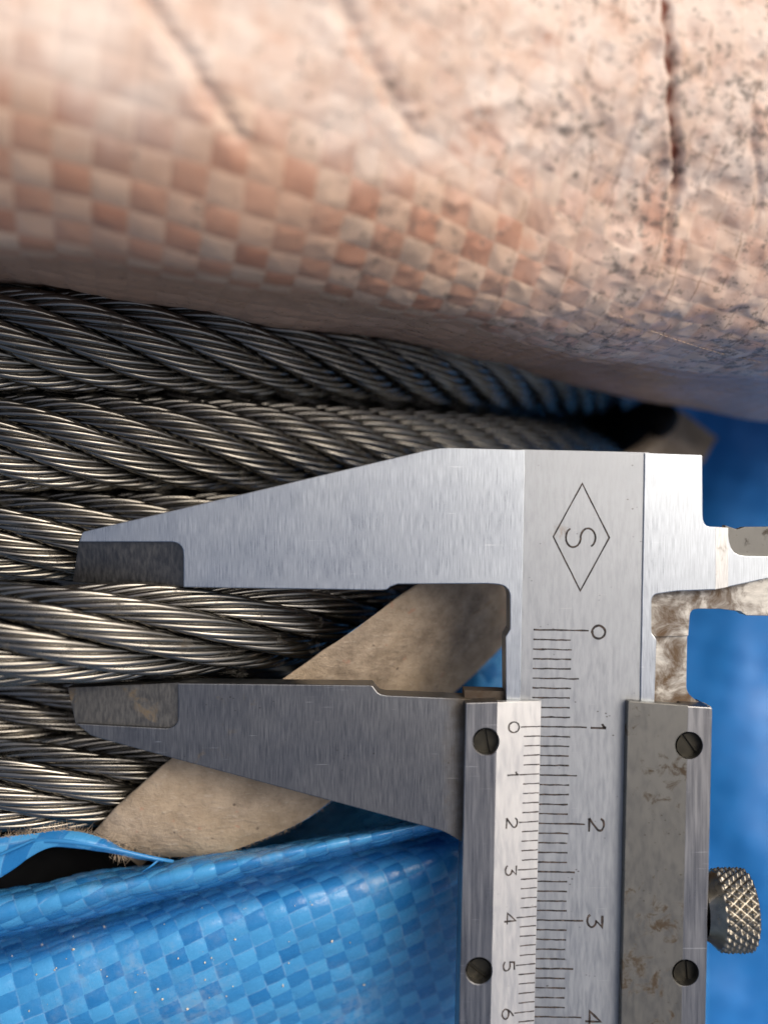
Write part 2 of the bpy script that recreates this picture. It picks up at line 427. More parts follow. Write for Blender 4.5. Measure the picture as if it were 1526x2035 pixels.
coil = empty('wire_rope_coil', (-40, 0, -100), 'coil of greased dark steel wire rope showing through its cut wrapping', 'wire rope')
def rope_turn(path, lay, phase, sc=1.0):
    s, p, t, nrm, b = path
    n = len(s); q = 10
    an = np.linspace(0, 2*np.pi, q, endpoint=False)
    core = p[:, None]+2.3*sc*(np.cos(an)[None, :, None]*nrm[:, None]+np.sin(an)[None, :, None]*b[:, None])
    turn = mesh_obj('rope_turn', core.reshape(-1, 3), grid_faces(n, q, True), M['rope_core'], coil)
    wl = -2*np.pi/(0.265*lay)
    fc = grid_faces(n, len(prof), True)
    for k in range(8):
        ph = phase+2*np.pi*k/8+2*np.pi*s/lay
        er = np.cos(ph)[:, None]*nrm+np.sin(ph)[:, None]*b
        ep = -np.sin(ph)[:, None]*nrm+np.cos(ph)[:, None]*b
        c = p+RC*sc*er
        al = math.atan(2*math.pi*RC*sc/lay)
        T = t*math.cos(al)+ep*math.sin(al)
        e2 = np.cross(er, T); e2 /= np.linalg.norm(e2, axis=1, keepdims=True)
        e2 *= np.sign((e2*ep).sum(1).mean())
        psi = prof[None, :, 0]+(wl*s)[:, None]+k*0.7
        wj = np.repeat(np.random.normal(0, 0.018, NW), len(prof)//NW)[None]      # wires never lie perfectly even
        jig = sc*(1+np.random.normal(0, 0.012))+0.012*np.sin(s*0.9+k)[:, None]+wj*(1+0.6*np.sin(s/3.1+k*2)[:, None])
        c = c+er*(0.06*np.sin(s/9.0+k*1.7))[:, None]
        vts = c[:, None]+(prof[None, :, 1]*jig)[..., None]*(np.cos(psi)[..., None]*er[:, None]+np.sin(psi)[..., None]*e2[:, None])
        mesh_obj('strand', vts.reshape(-1, 3), fc, M['rope'], turn)
    return turn

# outer layer, from under the orange sack downwards
rope_turn(rope_path(674, -4.0, 13, 122, 190, drift=4.6), 55, 0.35, 1.14)
rope_turn(rope_path(879, -5.5, 13, 122, 190, drift=2.6), 55, 0.1, 1.10)
rope_turn(rope_path(1066, -8.8, 8, 90, 120, drift=0.3), 66, 0.55, 1.03)
rope_turn(rope_path(1263, 2.6, 5, 54, 70, drift=0.0), 76, 0.30, 1.03)
rope_turn(rope_path(1410, -14.5, 6, 60, 62, drift=0.5), 74, 0.2, 1.0)
rope_turn(rope_path(1562, -8.4, 5, 55, 56, drift=-1.0), 78, 0.45, 1.05)
# second layer seen in the gaps
rope_turn(rope_path(772, -13.8, 11, 96, 130, drift=2.4), 62, 0.8)
rope_turn(rope_path(585, -13.5, 11, 96, 120, drift=2.4), 62, 0.2)
rope_turn(rope_path(962, -15.5, 10, 92, 110, drift=1.0), 62, 0.4)
rope_turn(rope_path(1170, -17.0, 8, 70, 70), 72, 0.1)

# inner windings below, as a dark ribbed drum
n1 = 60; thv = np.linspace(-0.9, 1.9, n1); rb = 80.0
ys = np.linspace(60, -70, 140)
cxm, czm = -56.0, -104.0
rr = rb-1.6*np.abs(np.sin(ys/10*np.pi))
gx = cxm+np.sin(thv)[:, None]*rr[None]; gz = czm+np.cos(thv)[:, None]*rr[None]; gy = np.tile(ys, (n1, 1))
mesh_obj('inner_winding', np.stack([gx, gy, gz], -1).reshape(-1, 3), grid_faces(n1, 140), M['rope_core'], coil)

# ------------------------------------------------------------------ blue wrapping of the coil, cut open
wrap = empty('coil_wrapping', (20, -45, -100), 'blue woven wrapping with paper lining, cut open and folded back from the rope', 'wrapping')
def woven_sheet(name, rows, nr, nc, mat, parent, ang, amp, wrinkle=0.0, wfreq=0.08, i0=None, j0=None, cell=3.4, seed=3, post=None, asp=1.0):
    g = loft(rows, nr, nc)
    i0 = nr//2 if i0 is None else i0; j0 = nc//2 if j0 is None else j0
    u, v = arclen_uv(g, i0, j0)
    nn = normals_of(g)
    if wrinkle: g = g+nn*(fbm(g, wfreq, seed)*wrinkle)[..., None]
    U = (u*math.cos(ang)-v*math.sin(ang))/cell; V = (u*math.sin(ang)+v*math.cos(ang))/(cell*asp)
    rel = np.abs(np.sin(np.pi*U)*np.sin(np.pi*V))**0.35
    g = g+nn*(amp*rel)[..., None]
    st = None
    if post is not None: g, st = post(g, nn)
    o = mesh_obj(name, g.reshape(-1, 3), grid_faces(nr, nc), mat, parent, uv=np.stack([U, V], -1).reshape(-1, 2))
    if st is not None:
        at = o.data.attributes.new('stain', 'FLOAT', 'POINT'); at.data.foreach_set('value', st.ravel().astype(np.float32))
    return o, g

cx = [-300, 0, 200, 430, 640, 800, 950, 1150, 1400]
y1 = [1815, 1768, 1732, 1698, 1662, 1632, 1600, 1560, 1500]
y4 = [1925, 1868, 1820, 1760, 1708, 1670, 1634, 1592, 1532]
z1 = [-9, -9, -8.5, -8.5, -9.2, -10.5, -13, -28, -52]
zp = [-5, -5, -5.5, -6.5, -8.5, -11.5, -16.5, -37, -60]
row = lambda ys, zs: [P(x, y, z) for x, y, z in zip(cx, ys, zs)]
rows = [row([y-70 for y in y1], [z-34 for z in z1]),
        row([y+6 for y in y1], [z-14 for z in z1]),
        row([y+4 for y in y1], [z-3.2 for z in z1]),
        row([y+2 for y in y1], z1),
        row([y+0.33*(q-y) for y, q in zip(y1, y4)], [z+4.4 for z in z1]),
        row([y+0.68*(q-y) for y, q in zip(y1, y4)], [z+4.0 for z in z1]),
        row([y+0.90*(q-y) for y, q in zip(y1, y4)], [z+0.2 for z in z1]),
        row(y4, [z-5.0 for z in z1]),
        row([y+12 for y in y4], [z-4.2 for z in z1]),
        row([y+60 for y in y4], [0.5*(z+q)+0.6 for z, q in zip(z1, zp)]),
        row([y+150 for y in y4], zp),
        row([y+290 for y in y4], [z-1.5-i*0.5 for i, z in enumerate(zp)]),
        row([y+450 for y in y4], [z-7-i for i, z in enumerate(zp)]),
        row([y+700 for y in y4], [z-40-i for i, z in enumerate(zp)])]
woven_sheet('outer_sheet', rows, 330, 420, M['blue'], wrap, R(16), 0.16, wrinkle=0.45, wfreq=0.13, i0=170, j0=110, cell=2.3, asp=0.82)

rows = []
for py, dz in ((1150, 4), (1230, 2), (1300, 0), (1370, -2), (1450, -4), (1560, -8)):
    rows.append([P(x, py+(1000-x)*0.25, z+dz) for x, z in ((905, -27), (930, -26), (965, -26), (1020, -30), (1090, -39), (1180, -56))])
woven_sheet('side_sheet', rows, 90, 90, M['blue'], wrap, R(28), 0.14, cell=2.55)
# black film edge; its black also stands in for shade inside the wrapping
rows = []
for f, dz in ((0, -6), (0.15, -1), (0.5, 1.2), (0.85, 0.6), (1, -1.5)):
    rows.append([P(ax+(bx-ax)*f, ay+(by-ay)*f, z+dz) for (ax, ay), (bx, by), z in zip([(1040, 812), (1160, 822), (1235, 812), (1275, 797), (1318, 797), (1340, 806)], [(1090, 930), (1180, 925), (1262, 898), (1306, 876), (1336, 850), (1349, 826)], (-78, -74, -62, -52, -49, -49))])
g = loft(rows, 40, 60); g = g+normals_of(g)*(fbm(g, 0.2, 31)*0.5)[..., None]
M['film'] = plain('black_shade_film', (0.006, 0.006, 0.006), 0.9, 300, 0.3)
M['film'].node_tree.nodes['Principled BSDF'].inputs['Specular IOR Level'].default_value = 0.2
mesh_obj('shade_film', g.reshape(-1, 3), grid_faces(40, 60), M['film'], wrap)
rows = [[P(x, y+dy, z) for x, dy in ((-220, 26), (-80, 12), (40, 0), (150, -6), (250, -2), (340, 6))] for y, z in ((1640, -30), (1690, -22), (1740, -20), (1790, -20), (1830, -24))]  # black sheet added to stand for the deep shade in the left hollow
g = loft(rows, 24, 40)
mesh_obj('shade_film', g.reshape(-1, 3), grid_faces(24, 40), M['film'], wrap)
# paper-lined flap folded outwards
fold = [(1330, 800, -62), (1268, 880, -50), (1030, 1030, -26), (827, 1164, -7.2), (569, 1344, -6.0), (420, 1448, -5.8), (330, 1512, -5.8), (255, 1582, -6.2), (185, 1652, -7.5)]
free = [(1348, 822, -60), (1308, 900, -50), (1190, 1090, -36), (1000, 1284, -22), (792, 1472, -13), (640, 1606, -9.5), (540, 1660, -8.6), (430, 1698, -8.0), (310, 1706, -8.4)]
def between(f, bulge, ext=0.0):
    r = []
    for (ax, ay, az), (bx, by, bz) in zip(fold, free):
        r.append(P(ax+(bx-ax)*f, ay+(by-ay)*f, az+(bz-az)*f+bulge))
    return r
und = lambda dx, dy, dz: [P(x+dx, y+dy, z+dz) for x, y, z in fold]
rows = [und(95, 70, -7.0), und(34, 25, -4.2), und(8, 6, -2.6), und(1, 1, -1.2), between(0.0, -0.25)] + \
       [between(f, b) for f, b in ((0.06, 0.25), (0.2, 0.8), (0.4, 1.2), (0.62, 1.1), (0.84, 0.5), (1.0, -0.4))]
g = loft(rows, 150, 260); nn = normals_of(g)
g = g+nn*(fbm(g, 0.16, 5)*0.28+fbm(g, 0.55, 6)*0.07)[..., None]
flap = mesh_obj('folded_flap', g.reshape(-1, 3), grid_faces(150, 260), M['paper'], wrap)
flap['label'] = 'grey-brown paper lining of the folded back flap'
# blue backing just under the flap, showing as a rim past its free edge
i_a = 62
bk = g[i_a:]-nn[i_a:]*0.35
ed = bk[-1]-bk[-2]; ed /= np.linalg.norm(ed, axis=1, keepdims=True)+1e-9
bk = np.concatenate([bk, (bk[-1]+ed*0.25)[None], (bk[-1]+ed*0.45-np.array([0, 0, 0.15]))[None]])
u, v = arclen_uv(bk, 10, 100)
mesh_obj('flap_backing', bk.reshape(-1, 3), grid_faces(*bk.shape[:2]), M['blue'], flap, uv=np.stack([u/3.4, v/3.4], -1).reshape(-1, 2))
# torn fibres along the free edge
vs_, fs_ = [], []
def fibre(p0, dr, ln, wd):
    dr = dr/np.linalg.norm(dr); sd = np.cross(dr, [0, 0, 1.0]); sd /= np.linalg.norm(sd)+1e-9
    k = len(vs_); bend = np.random.normal(0, 0.3, 3)
    for i in range(4):
        f = i/3; c = p0+dr*ln*f+bend*ln*f*f*0.5; ww = wd*(1-0.8*f)
        vs_.extend([c-sd*ww, c+sd*ww, c+np.array([0, 0, ww])])
    for i in range(3):
        a_ = k+i*3
        for q in range(3): fs_.append([a_+q, a_+(q+1) % 3, a_+3+(q+1) % 3, a_+3+q])
edge = g[-1]
for _ in range(320):
    j = int(np.random.triangular(110, 235, 259)); p0 = edge[j]+np.random.normal(0, 0.08, 3)
    fibre(p0, np.array([np.random.normal(-0.2, .8), np.random.normal(-0.5, .7), np.random.normal(0.2, .4)]), abs(np.random.normal(0.18, 0.14))+0.06, 0.02)

# the small cut flap at the left with the hollow below it
top = [(-120, 1682, -6.5), (0, 1664, -5.6), (70, 1656, -5.2), (135, 1650, -4.9), (200, 1666, -5.0), (255, 1690, -5.6), (322, 1710, -6.8)]
bot = [(-120, 1800, -6.0), (0, 1741, -5.2), (66, 1700, -4.6), (112, 1684, -4.2), (185, 1689, -4.5), (258, 1702, -5.3), (326, 1713, -7.0)]
rows = []
for f, b in ((0, 0), (0.25, 0.35), (0.5, 0.5), (0.75, 0.35), (1, 0)):
    rows.append([P(ax+(bx-ax)*f, ay+(by-ay)*f, az+(bz-az)*f+b) for (ax, ay, az), (bx, by, bz) in zip(top, bot)])
rows.append([P(x-2, y+1, z-0.6) for x, y, z in bot])
cf, gg = woven_sheet('cut_flap', rows, 40, 120, M['blue'], wrap, R(-14), 0.05, wrinkle=0.25, wfreq=0.3)
for j in range(20, 118):
    for _ in range(5):
        fibre(gg[0, j]+np.random.normal(0, 0.07, 3), np.array([np.random.normal(0.4, .6), np.random.normal(0.5, .5), np.random.normal(0.2, .3)]), abs(np.random.normal(0.45, 0.3))+0.1, 0.024)
for _ in range(50):
    c = P(np.random.normal(240, 14), np.random.normal(1699, 4), -5.0)
    fibre(c, np.array([np.random.normal(0.1, .4), np.random.normal(-1, .4), np.random.normal(-0.1, .3)]), abs(np.random.normal(0.5, 0.3))+0.15, 0.02)
fb = mesh_obj('torn_fibres', vs_, fs_, M['fibre'], wrap); fb['kind'] = 'stuff'
# wispy strips of film from the cut
def strip(name, pts, wd, mat, parent):
    pts = catmull(np.array([P(*q) for q in pts]), 24); t = np.gradient(pts, axis=0); sd = np.cross(t, [0, 0, 1.0]); sd /= np.linalg.norm(sd, axis=1, keepdims=True)
    tw = np.linspace(0.2, 1.1, 24)[:, None]
    up = np.array([0, 0, 1.0])
    off = sd*np.cos(tw)+up*np.sin(tw)
    vv = np.stack([pts-off*wd, pts+off*wd, pts+off*wd-up*0.05, pts-off*wd-up*0.05], 1)
    return mesh_obj(name, vv.reshape(-1, 3), grid_faces(24, 4, True), mat, parent)
strip('film_strip', [(60, 1672, -4.6), (130, 1672, -3.9), (210, 1684, -4.2), (300, 1704, -5.2), (345, 1712, -6.2)], 0.22, M['blue'], wrap)
strip('film_strip', [(318, 1707, -5.6), (300, 1722, -5.2), (284, 1732, -5.3)], 0.14, M['blue'], wrap)
strip('film_strip', [(-60, 1725, -5.0), (20, 1690, -4.3), (70, 1668, -4.2)], 0.18, M['blue'], wrap)

# ------------------------------------------------------------------ orange woven sack
cx = [-300, 0, 250, 500, 763, 1000, 1250, 1526, 1800]
ye = [500, 556, 594, 636, 674, 722, 786, 838, 890]
yf = [455, 497, 528, 562, 602, 650, 698, 728, 750]
ze = [-4, -4, -5, -8, -13, -21, -32, -40, -50]
zf = [20, 20, 18, 15, 10, 4, -4, -10, -17]
z2 = [25, 25, 23, 20, 15, 10, 3, -2, -6]
z3 = [29, 29, 27, 24, 19, 14, 8, 3, -1]
z4 = [32, 32, 30, 27, 22, 17, 11, 7, 3]
z5 = [33, 33, 31, 28, 24, 19, 14, 10, 6]
rows = [row([y-120 for y in ye], [z-46 for z in ze]),
        row([y-16 for y in ye], [z-12 for z in ze]),
        row(ye, ze),
        row([0.5*(a+b)+4 for a, b in zip(ye, yf)], [0.5*(a+b)+0.6 for a, b in zip(ze, zf)]),
        row(yf, zf), row([y-62 for y in yf], z2), row([y-165 for y in yf], z3), row([y-320 for y in yf], z4),
        row([y-520 for y in yf], z5), row([y-760 for y in yf], [z-2 for z in z5]), row([y-1150 for y in yf], [z-22 for z in z5]), row([y-1500 for y in yf], [z-75 for z in z5])]
creases = [([(1318, -120), (1318, 0), (1328, 110), (1332, 210), (1342, 330), (1345, 350), (1325, 430), (1318, 520), (1290, 620)], 7, 0.75, 1.0),
           ([(250, -60), (310, 30), (370, 110), (420, 190), (470, 260), (540, 340)], 17, 0.5, 0.12),
           ([(660, -30), (700, 50), (740, 130), (800, 230), (850, 310)], 16, 0.45, 0.10),
           ([(1180, 420), (1235, 300), (1270, 180), (1290, 60)], 9, 0.35, 0.0),
           ([(1526, 130), (1490, 250), (1505, 380), (1480, 520)], 6, 0.3, 0.12)]
def sack_post(g, nn):
    s = (D-g[..., 2])
    px = g[..., 0]*K*D/s+763; py = 1017.5-g[..., 1]*K*D/s
    st = np.zeros(px.shape)
    # crumpled film: sharp little ridges, stronger towards the right end
    wgt = np.clip((px-300)/900, 0.12, 1.0)*np.clip((760-py)/150, 0, 1)
    cr = (0.5-np.abs(fbm(g, 0.22, 21)))*0.75+(0.4-np.abs(fbm(g, 0.55, 22)))*0.38
    g = g+nn*(cr*wgt)[..., None]
    for pts, wd, depth, stain in creases:
        pl = catmull(np.array(pts, float), 60)
        q = np.stack([px, py], -1)
        dmin = np.full(px.shape, 1e9); tt = np.zeros(px.shape)
        for i in range(len(pl)-1):
            a_, b_ = pl[i], pl[i+1]; ab = b_-a_
            t = np.clip(((q-a_)@ab)/(ab@ab), 0, 1)
            dd = np.linalg.norm(q-(a_+t[..., None]*ab), axis=-1)
            m = dd < dmin; dmin[m] = dd[m]; tt[m] = ((i+t)/(len(pl)-1))[m]
        fade = np.clip(tt*6, 0, 1)*np.clip((1-tt)*4, 0, 1)
        wob = 1+0.35*np.sin(py*0.07)+0.2*np.sin(py*0.19)
        k = np.exp(-(dmin/(wd*wob))**2)
        lip = np.exp(-((dmin-2.2*wd)/(1.3*wd))**2)
        g = g+nn*((-depth*k+0.3*depth*lip)*fade)[..., None]
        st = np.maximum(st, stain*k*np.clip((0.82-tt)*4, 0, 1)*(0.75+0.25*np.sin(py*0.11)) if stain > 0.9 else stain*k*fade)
    return g, st
sack, sg = woven_sheet('woven_sack', rows, 420, 480, M['sack'], None, R(9), 0.17, wrinkle=0.9, wfreq=0.085, i0=170, j0=200, cell=2.85, seed=8, post=sack_post)
M['hem'] = weave('sack_hem', (0.46, 0.27, 0.175), (0.56, 0.35, 0.24), 0.8, (0.36, 0.25, 0.2), 0.33, edge_amt=0.15)
sack.data.materials.append(M['hem'])
mi = np.zeros(419*479, dtype=np.int32); mi[:140*479] = 1
sack.data.polygons.foreach_set('material_index', mi)
tag(sack, 'dirty orange and cream checked woven sack bulging over the top rope turns', 'sack')
# two lines of sewing along the lower shoulder at the right end
def stitches(pts):
    pl = catmull(np.array([P(*q) for q in pts]), 80); vv, ff = [], []
    for i in range(0, 78, 2):
        a_, b_ = pl[i], pl[i]+(pl[i+1]-pl[i])*1.5
        t = b_-a_; t /= np.linalg.norm(t); sd = np.cross(t, [0, 0, 1.0]); sd /= np.linalg.norm(sd); up = np.cross(sd, t)
        k = len(vv)
        for c, r_ in ((a_, .02), (0.7*a_+0.3*b_, .04), (0.3*a_+0.7*b_, .04), (b_, .02)):
            for q in range(6): an = q*math.pi/3; vv.append(c+sd*r_*math.cos(an)+up*r_*math.sin(an))
        for i2 in range(3):
            for q in range(6): ff.append([k+i2*6+q, k+i2*6+(q+1) % 6, k+i2*6+6+(q+1) % 6, k+i2*6+6+q])
    return vv, ff
def on_sack(px, py, lift=0.12):
    s = (D-sg[..., 2]); X = sg[..., 0]*K*D/s+763; Y = 1017.5-sg[..., 1]*K*D/s
    d2 = (X-px)**2+(Y-py)**2; d2[:110] = 1e9
    i = np.unravel_index(d2.argmin(), d2.shape); return (px, py, sg[i][2]+lift)
for pts in ([(1230, 628), (1300, 660), (1370, 684), (1430, 702), (1500, 718), (1580, 737)],):
    vv, ff = stitches([on_sack(*q) for q in pts]); mesh_obj('seam_stitching', vv, ff, M['thread'], sack)['kind'] = 'stuff'

# ------------------------------------------------------------------ vernier caliper
cal = empty('vernier_caliper', tuple(P(1150, 1300, -4)), 'steel vernier caliper gripping one wire rope turn between its long jaws', 'caliper')

def plate(name, pts, z, thick, mat, parent=cal, bevel=0.10, seg=2, zs=None):
    """flat piece with outline in photograph pixels at its top face; zs gives a height per point for tilted faces"""
    bm = bmesh.new()
    tv = [bm.verts.new(P(x, y, (zs[i] if zs else z))) for i, (x, y) in enumerate(pts)]
    f = bm.faces.new(tv); bm.normal_update()
    if f.normal.z < 0: f.normal_flip()
    r = bmesh.ops.extrude_face_region(bm, geom=[f])
    nv = [e for e in r['geom'] if isinstance(e, bmesh.types.BMVert)]
    # the new ring becomes the bottom
    zb = z-thick
    for v_ in nv: v_.co.z = zb
    bm.normal_update()
    if bevel:
        tops = set(tv); ed = [e for e in bm.edges if e.verts[0] in tops and e.verts[1] in tops]
        bmesh.ops.bevel(bm, geom=ed, offset=bevel, segments=seg, affect='EDGES', profile=0.5, clamp_overlap=True)
    return bm_obj(name, bm, mat, parent)

def rnd(pts, radii, n=5):
    """round the listed corners {index: radius_px} of a pixel outline"""
    out = []; m = len(pts)
    for i, p in enumerate(pts):
        if i not in radii: out.append(p); continue
        p = np.array(p, float); a_ = np.array(pts[i-1], float)-p; b_ = np.array(pts[(i+1) % m], float)-p
        r = radii[i]; la, lb = np.linalg.norm(a_), np.linalg.norm(b_)
        s0 = p+a_/la*min(r, la*.48); s1 = p+b_/lb*min(r, lb*.48)
        for t in np.linspace(0, 1, n): out.append(tuple((1-t)**2*s0+2*t*(1-t)*p+t*t*s1))
    return out

def cut(o, cutters):
    for px, py, rad, ztop, depth in cutters:
        bm = bmesh.new(); c = P(px, py, ztop)
        an = np.linspace(0, 2*math.pi, 40, endpoint=False)       # counterbore with a small chamfered rim
        rings = [[bm.verts.new((q_*math.cos(t), q_*math.sin(t), h_)) for t in an] for q_, h_ in ((rad, -depth), (rad, -0.09), (rad+0.09, 0.0), (rad+0.19, 0.1))]
        bm.faces.new(rings[0][::-1]); bm.faces.new(rings[-1])
        for ra, rb_ in zip(rings, rings[1:]):
            for i in range(40): bm.faces.new([ra[i], ra[(i+1) % 40], rb_[(i+1) % 40], rb_[i]])
        for v_ in bm.verts: v_.co += Vector(c)
        co = bm_obj('cutter', bm, M['grime'])
        md = o.modifiers.new('b', 'BOOLEAN'); md.object = co; md.operation = 'DIFFERENCE'; md.solver = 'EXACT'
        dg = bpy.context.evaluated_depsgraph_get()
        me = bpy.data.meshes.new_from_object(o.evaluated_get(dg))
        o.modifiers.clear(); old = o.data; o.data = me; me.name = old.name
        bpy.data.meshes.remove(old)
        bpy.data.objects.remove(co, do_unlink=True)

SL = -0.0185                         # the beam leans a little: pixels in x per pixel in y
# --- beam with the scale face, a hair below the polished strips
bx = lambda x, y: (x+SL*(y-893), y)
beam = plate('beam', [(1036, 893), (1290, 899), bx(1290, 2200), bx(1036, 2200)], -0.16, 3.3, M['beam'], bevel=0.05)
# --- fixed outside jaw with the left strip of the beam
jaw = rnd([(870, 889), (1043, 894), bx(1043, 2200), bx(1011, 2200), (1005, 1400), (1004, 1266), (1013, 1250), (1013, 1176), (1000, 1162), (968, 1160), (790, 1161), (776, 1166), (768, 1172), (755, 1173),
           (365, 1167), (365, 1077), (158, 1077), (165, 1057)], {0: 30, 7: 10, 8: 16, 15: 26, 17: 4}, 6)
fixed = plate('fixed_jaw', jaw, 0.0, 3.3, M['jaw'])
plate('jaw_tip', [(158, 1072), (372, 1070), (372, 1168), (145, 1156)], -0.55, 2.2, M['tip'], fixed, bevel=0.06, zs=[-0.5, -0.5, -1.5, -1.5])
# --- head on the other side of the beam, with the right strip
head = rnd([(1280, 900), (1395, 904), (1396, 1046), (1422, 1047), (1422, 1172), (1345, 1175), (1294, 1182), (1294, 1258), (1304, 1270), bx(1309, 1420), bx(1309, 2200), bx(1281, 2200)], {1: 4, 2: 24, 6: 14, 7: 5, 8: 5})
hd = plate('head', head, 0.0, 3.3, M['jaw'])
# --- fixed inside jaw (knife edges)
ij = plate('inside_jaw', rnd([(1444, 1049), (1453, 1104), (1640, 1108), (1640, 1118), (1526, 1149), (1444, 1167)], {1: 26}), -0.40, 1.8, M['jaw'], bevel=0.08)
plate('jaw_shoulder', [(1421, 1047), (1446, 1049), (1446, 1166), (1421, 1171)], -0.02, 2.2, M['jaw_worn'], ij, bevel=0.0, zs=[-0.02, -0.36, -0.36, -0.02])
plate('jaw_tip', rnd([(1440, 1044), (1464, 1052), (1478, 1047), (1640, 1046), (1640, 1112), (1440, 1112)], {}), -1.3, 1.0, M['plate'], ij, bevel=0.05)
# --- moving inside jaw behind the beam
mj = plate('inside_jaw', rnd([(1284, 1172), (1425, 1160), (1640, 1112), (1640, 1226), (1482, 1223), (1470, 1215), (1430, 1210), (1371, 1210), (1367, 1264), (1284, 1266)], {7: 14}), -1.5, 2.2, M['rusty'], bevel=0.06)
plate('jaw_foot', rnd([(1284, 1262), (1365, 1262), (1363, 1376), (1385, 1394), (1412, 1404), (1412, 1460), (1284, 1460)], {2: 14}), -1.85, 1.9, M['rusty'], mj, bevel=0.06)
# --- sliding outside jaw
sj = rnd([(354, 1358), (740, 1362), (752, 1379), (768, 1382), (935, 1389), (935, 1676), (918, 1674), (884, 1653), (200, 1468), (180, 1461), (152, 1438), (340, 1448), (354, 1436)], {1: 4, 2: 8, 7: 18, 11: 12, 12: 8}, 5)
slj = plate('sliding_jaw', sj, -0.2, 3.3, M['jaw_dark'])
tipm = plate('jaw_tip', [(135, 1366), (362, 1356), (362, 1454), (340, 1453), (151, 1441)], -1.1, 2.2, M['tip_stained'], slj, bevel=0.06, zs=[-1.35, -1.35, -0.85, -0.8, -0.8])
# --- slider frame
SX = -0.0215
sxf = lambda x, y: (x+SX*(y-1395), y)
H = 1.55
back = plate('slider_back', [sxf(930, 1400), sxf(1410, 1410), sxf(1410, 2200), sxf(930, 2200)], -3.6, 2.0, M['grime'], bevel=0.0)
bar = plate('slider_bar', rnd([(925, 1397), (989, 1395), sxf(989, 2200), sxf(925, 2200)], {0: 3}), H, 5.2, M['bar'], bevel=0.10)
fill = plate('slider_shoulder', [(922, 1372), (1003, 1374), (1003, 1420), (922, 1420)], -0.9, 2.5, M['grime'], bevel=0.05)
vp = plate('vernier_plate', [(987, 1396), (1075, 1393), sxf(1075, 2200), sxf(987, 2200)], H, 1.0, M['vernier'], bevel=0.03, zs=[H-0.02, 0.32, 0.32, H-0.02])
for v_ in vp.data.vertices:
    if v_.co.z < 0.0006*1 and v_.co.z > 0.0005: v_.co.z = 0.00002 if v_.co.x > P(1035, 0, 0)[0]*MM-2e-4 else 0.0003
side = plate('side_plate', rnd([(1247, 1393), (1367, 1402), sxf(1367, 2200), sxf(1247, 2200)], {0: 5}), 1.0, 1.1, M['plate'], bevel=0.08)
rbar = plate('slider_bar', rnd([(1362, 1403), (1415, 1406), sxf(1415, 2200), sxf(1362, 2200)], {1: 5}), 0.94, 4.6, M['bar'], bevel=0.10)
holes = {'l': [(966, 1474, 1.36, H, 1.7), (952, 1930, 1.36, H, 1.7)], 'r': [(1369, 1482, 1.40, 1.0, 1.6), (1362, 1934, 1.36, 1.0, 1.7)]}
cut(bar, holes['l']); cut(vp, holes['l']); cut(side, holes['r']); cut(rbar, holes['r'])
def screw(px, py, rad, ztop, ang, parent):
    """slotted head sunk in its counterbore"""
    bm = bmesh.new(); c = P(px, py, ztop); r_ = rad*0.93; s_ = 0.16; n = 28
    for sg_ in (1, -1):                                   # two half discs leave the slot between them
        a0 = math.asin(s_/r_); an = np.linspace(a0, math.pi-a0, n)
        tp = [bm.verts.new((r_*math.cos(q), sg_*r_*math.sin(q), 0)) for q in an]
        bt = [bm.verts.new((r_*math.cos(q), sg_*r_*math.sin(q), -0.35)) for q in an]
        bm.faces.new(tp)
        for i in range(n): bm.faces.new([tp[i], tp[(i+1) % n], bt[(i+1) % n], bt[i]])
    d = [bm.verts.new((r_*math.cos(q), r_*math.sin(q), -0.26)) for q in np.linspace(0, 2*math.pi, 40, endpoint=False)]; bm.faces.new(d)
    ed = [e for e in bm.edges if all(abs(v_.co.z) < 1e-6 for v_ in e.verts)]
    bmesh.ops.bevel(bm, geom=ed, offset=0.05, segments=2, affect='EDGES')
    m = Matrix.Rotation(ang, 4, 'Z')
    for v_ in bm.verts: v_.co = m @ v_.co + Vector(c)
    return bm_obj('screw', bm, M['screw'], parent)
screw(966, 1474, 1.36, H-1.15, R(100), bar); screw(952, 1930, 1.36, H-1.15, R(-38), bar)
screw(1369, 1482, 1.40, 0.0, R(-55), rbar); screw(1362, 1934, 1.36, -0.2, R(95), rbar)

# --- thumb screw with diamond knurl
def thumb():
    c = P(1424, 1808, -1.6); rad = 4.1
    na, nx = 260, 44; vv = []
    prof_ = [(-1.6, 2.9), (-0.9, 3.3), (-0.36, 3.85), (-0.22, 3.98)]
    prof_ += [(-0.1+3.25*i/(nx-1), None) for i in range(nx)] + [(3.24, 3.75), (3.34, 3.3), (3.36, 2.0), (3.36, 0.02)]
    for x, r0 in prof_:
        for k in range(na):
            a_ = 2*math.pi*k/na
            if r0 is None:
                u_ = a_*rad*1.0; p1 = math.sin((u_*1.0+x*0.85)*2*math.pi/1.02*0.9996); p2 = math.sin((u_-x*0.85)*2*math.pi/1.02)
                tq = max(0.0, (x-2.2)/1.2)
                r = rad-0.28*tq**3+0.20*min(p1, p2)
                r -= 0.15*max(0, (0.25-x))/0.35
            else: r = r0
            vv.append(c+np.array([x, r*math.cos(a_), r*math.sin(a_)]))
    return mesh_obj('thumb_screw', vv, grid_faces(len(prof_), na, True), M['knurl'], cal, smooth=False)
ts = thumb()
bm = bmesh.new(); bmesh.ops.create_cone(bm, cap_ends=True, segments=24, radius1=1.3, radius2=1.3, depth=4.0)
for v_ in bm.verts: v_.co = Matrix.Rotation(math.pi/2, 4, 'Y') @ v_.co + Vector(P(1420, 1808, -1.4))
bm_obj('screw_shank', bm, M['grime'], ts, smooth=False)

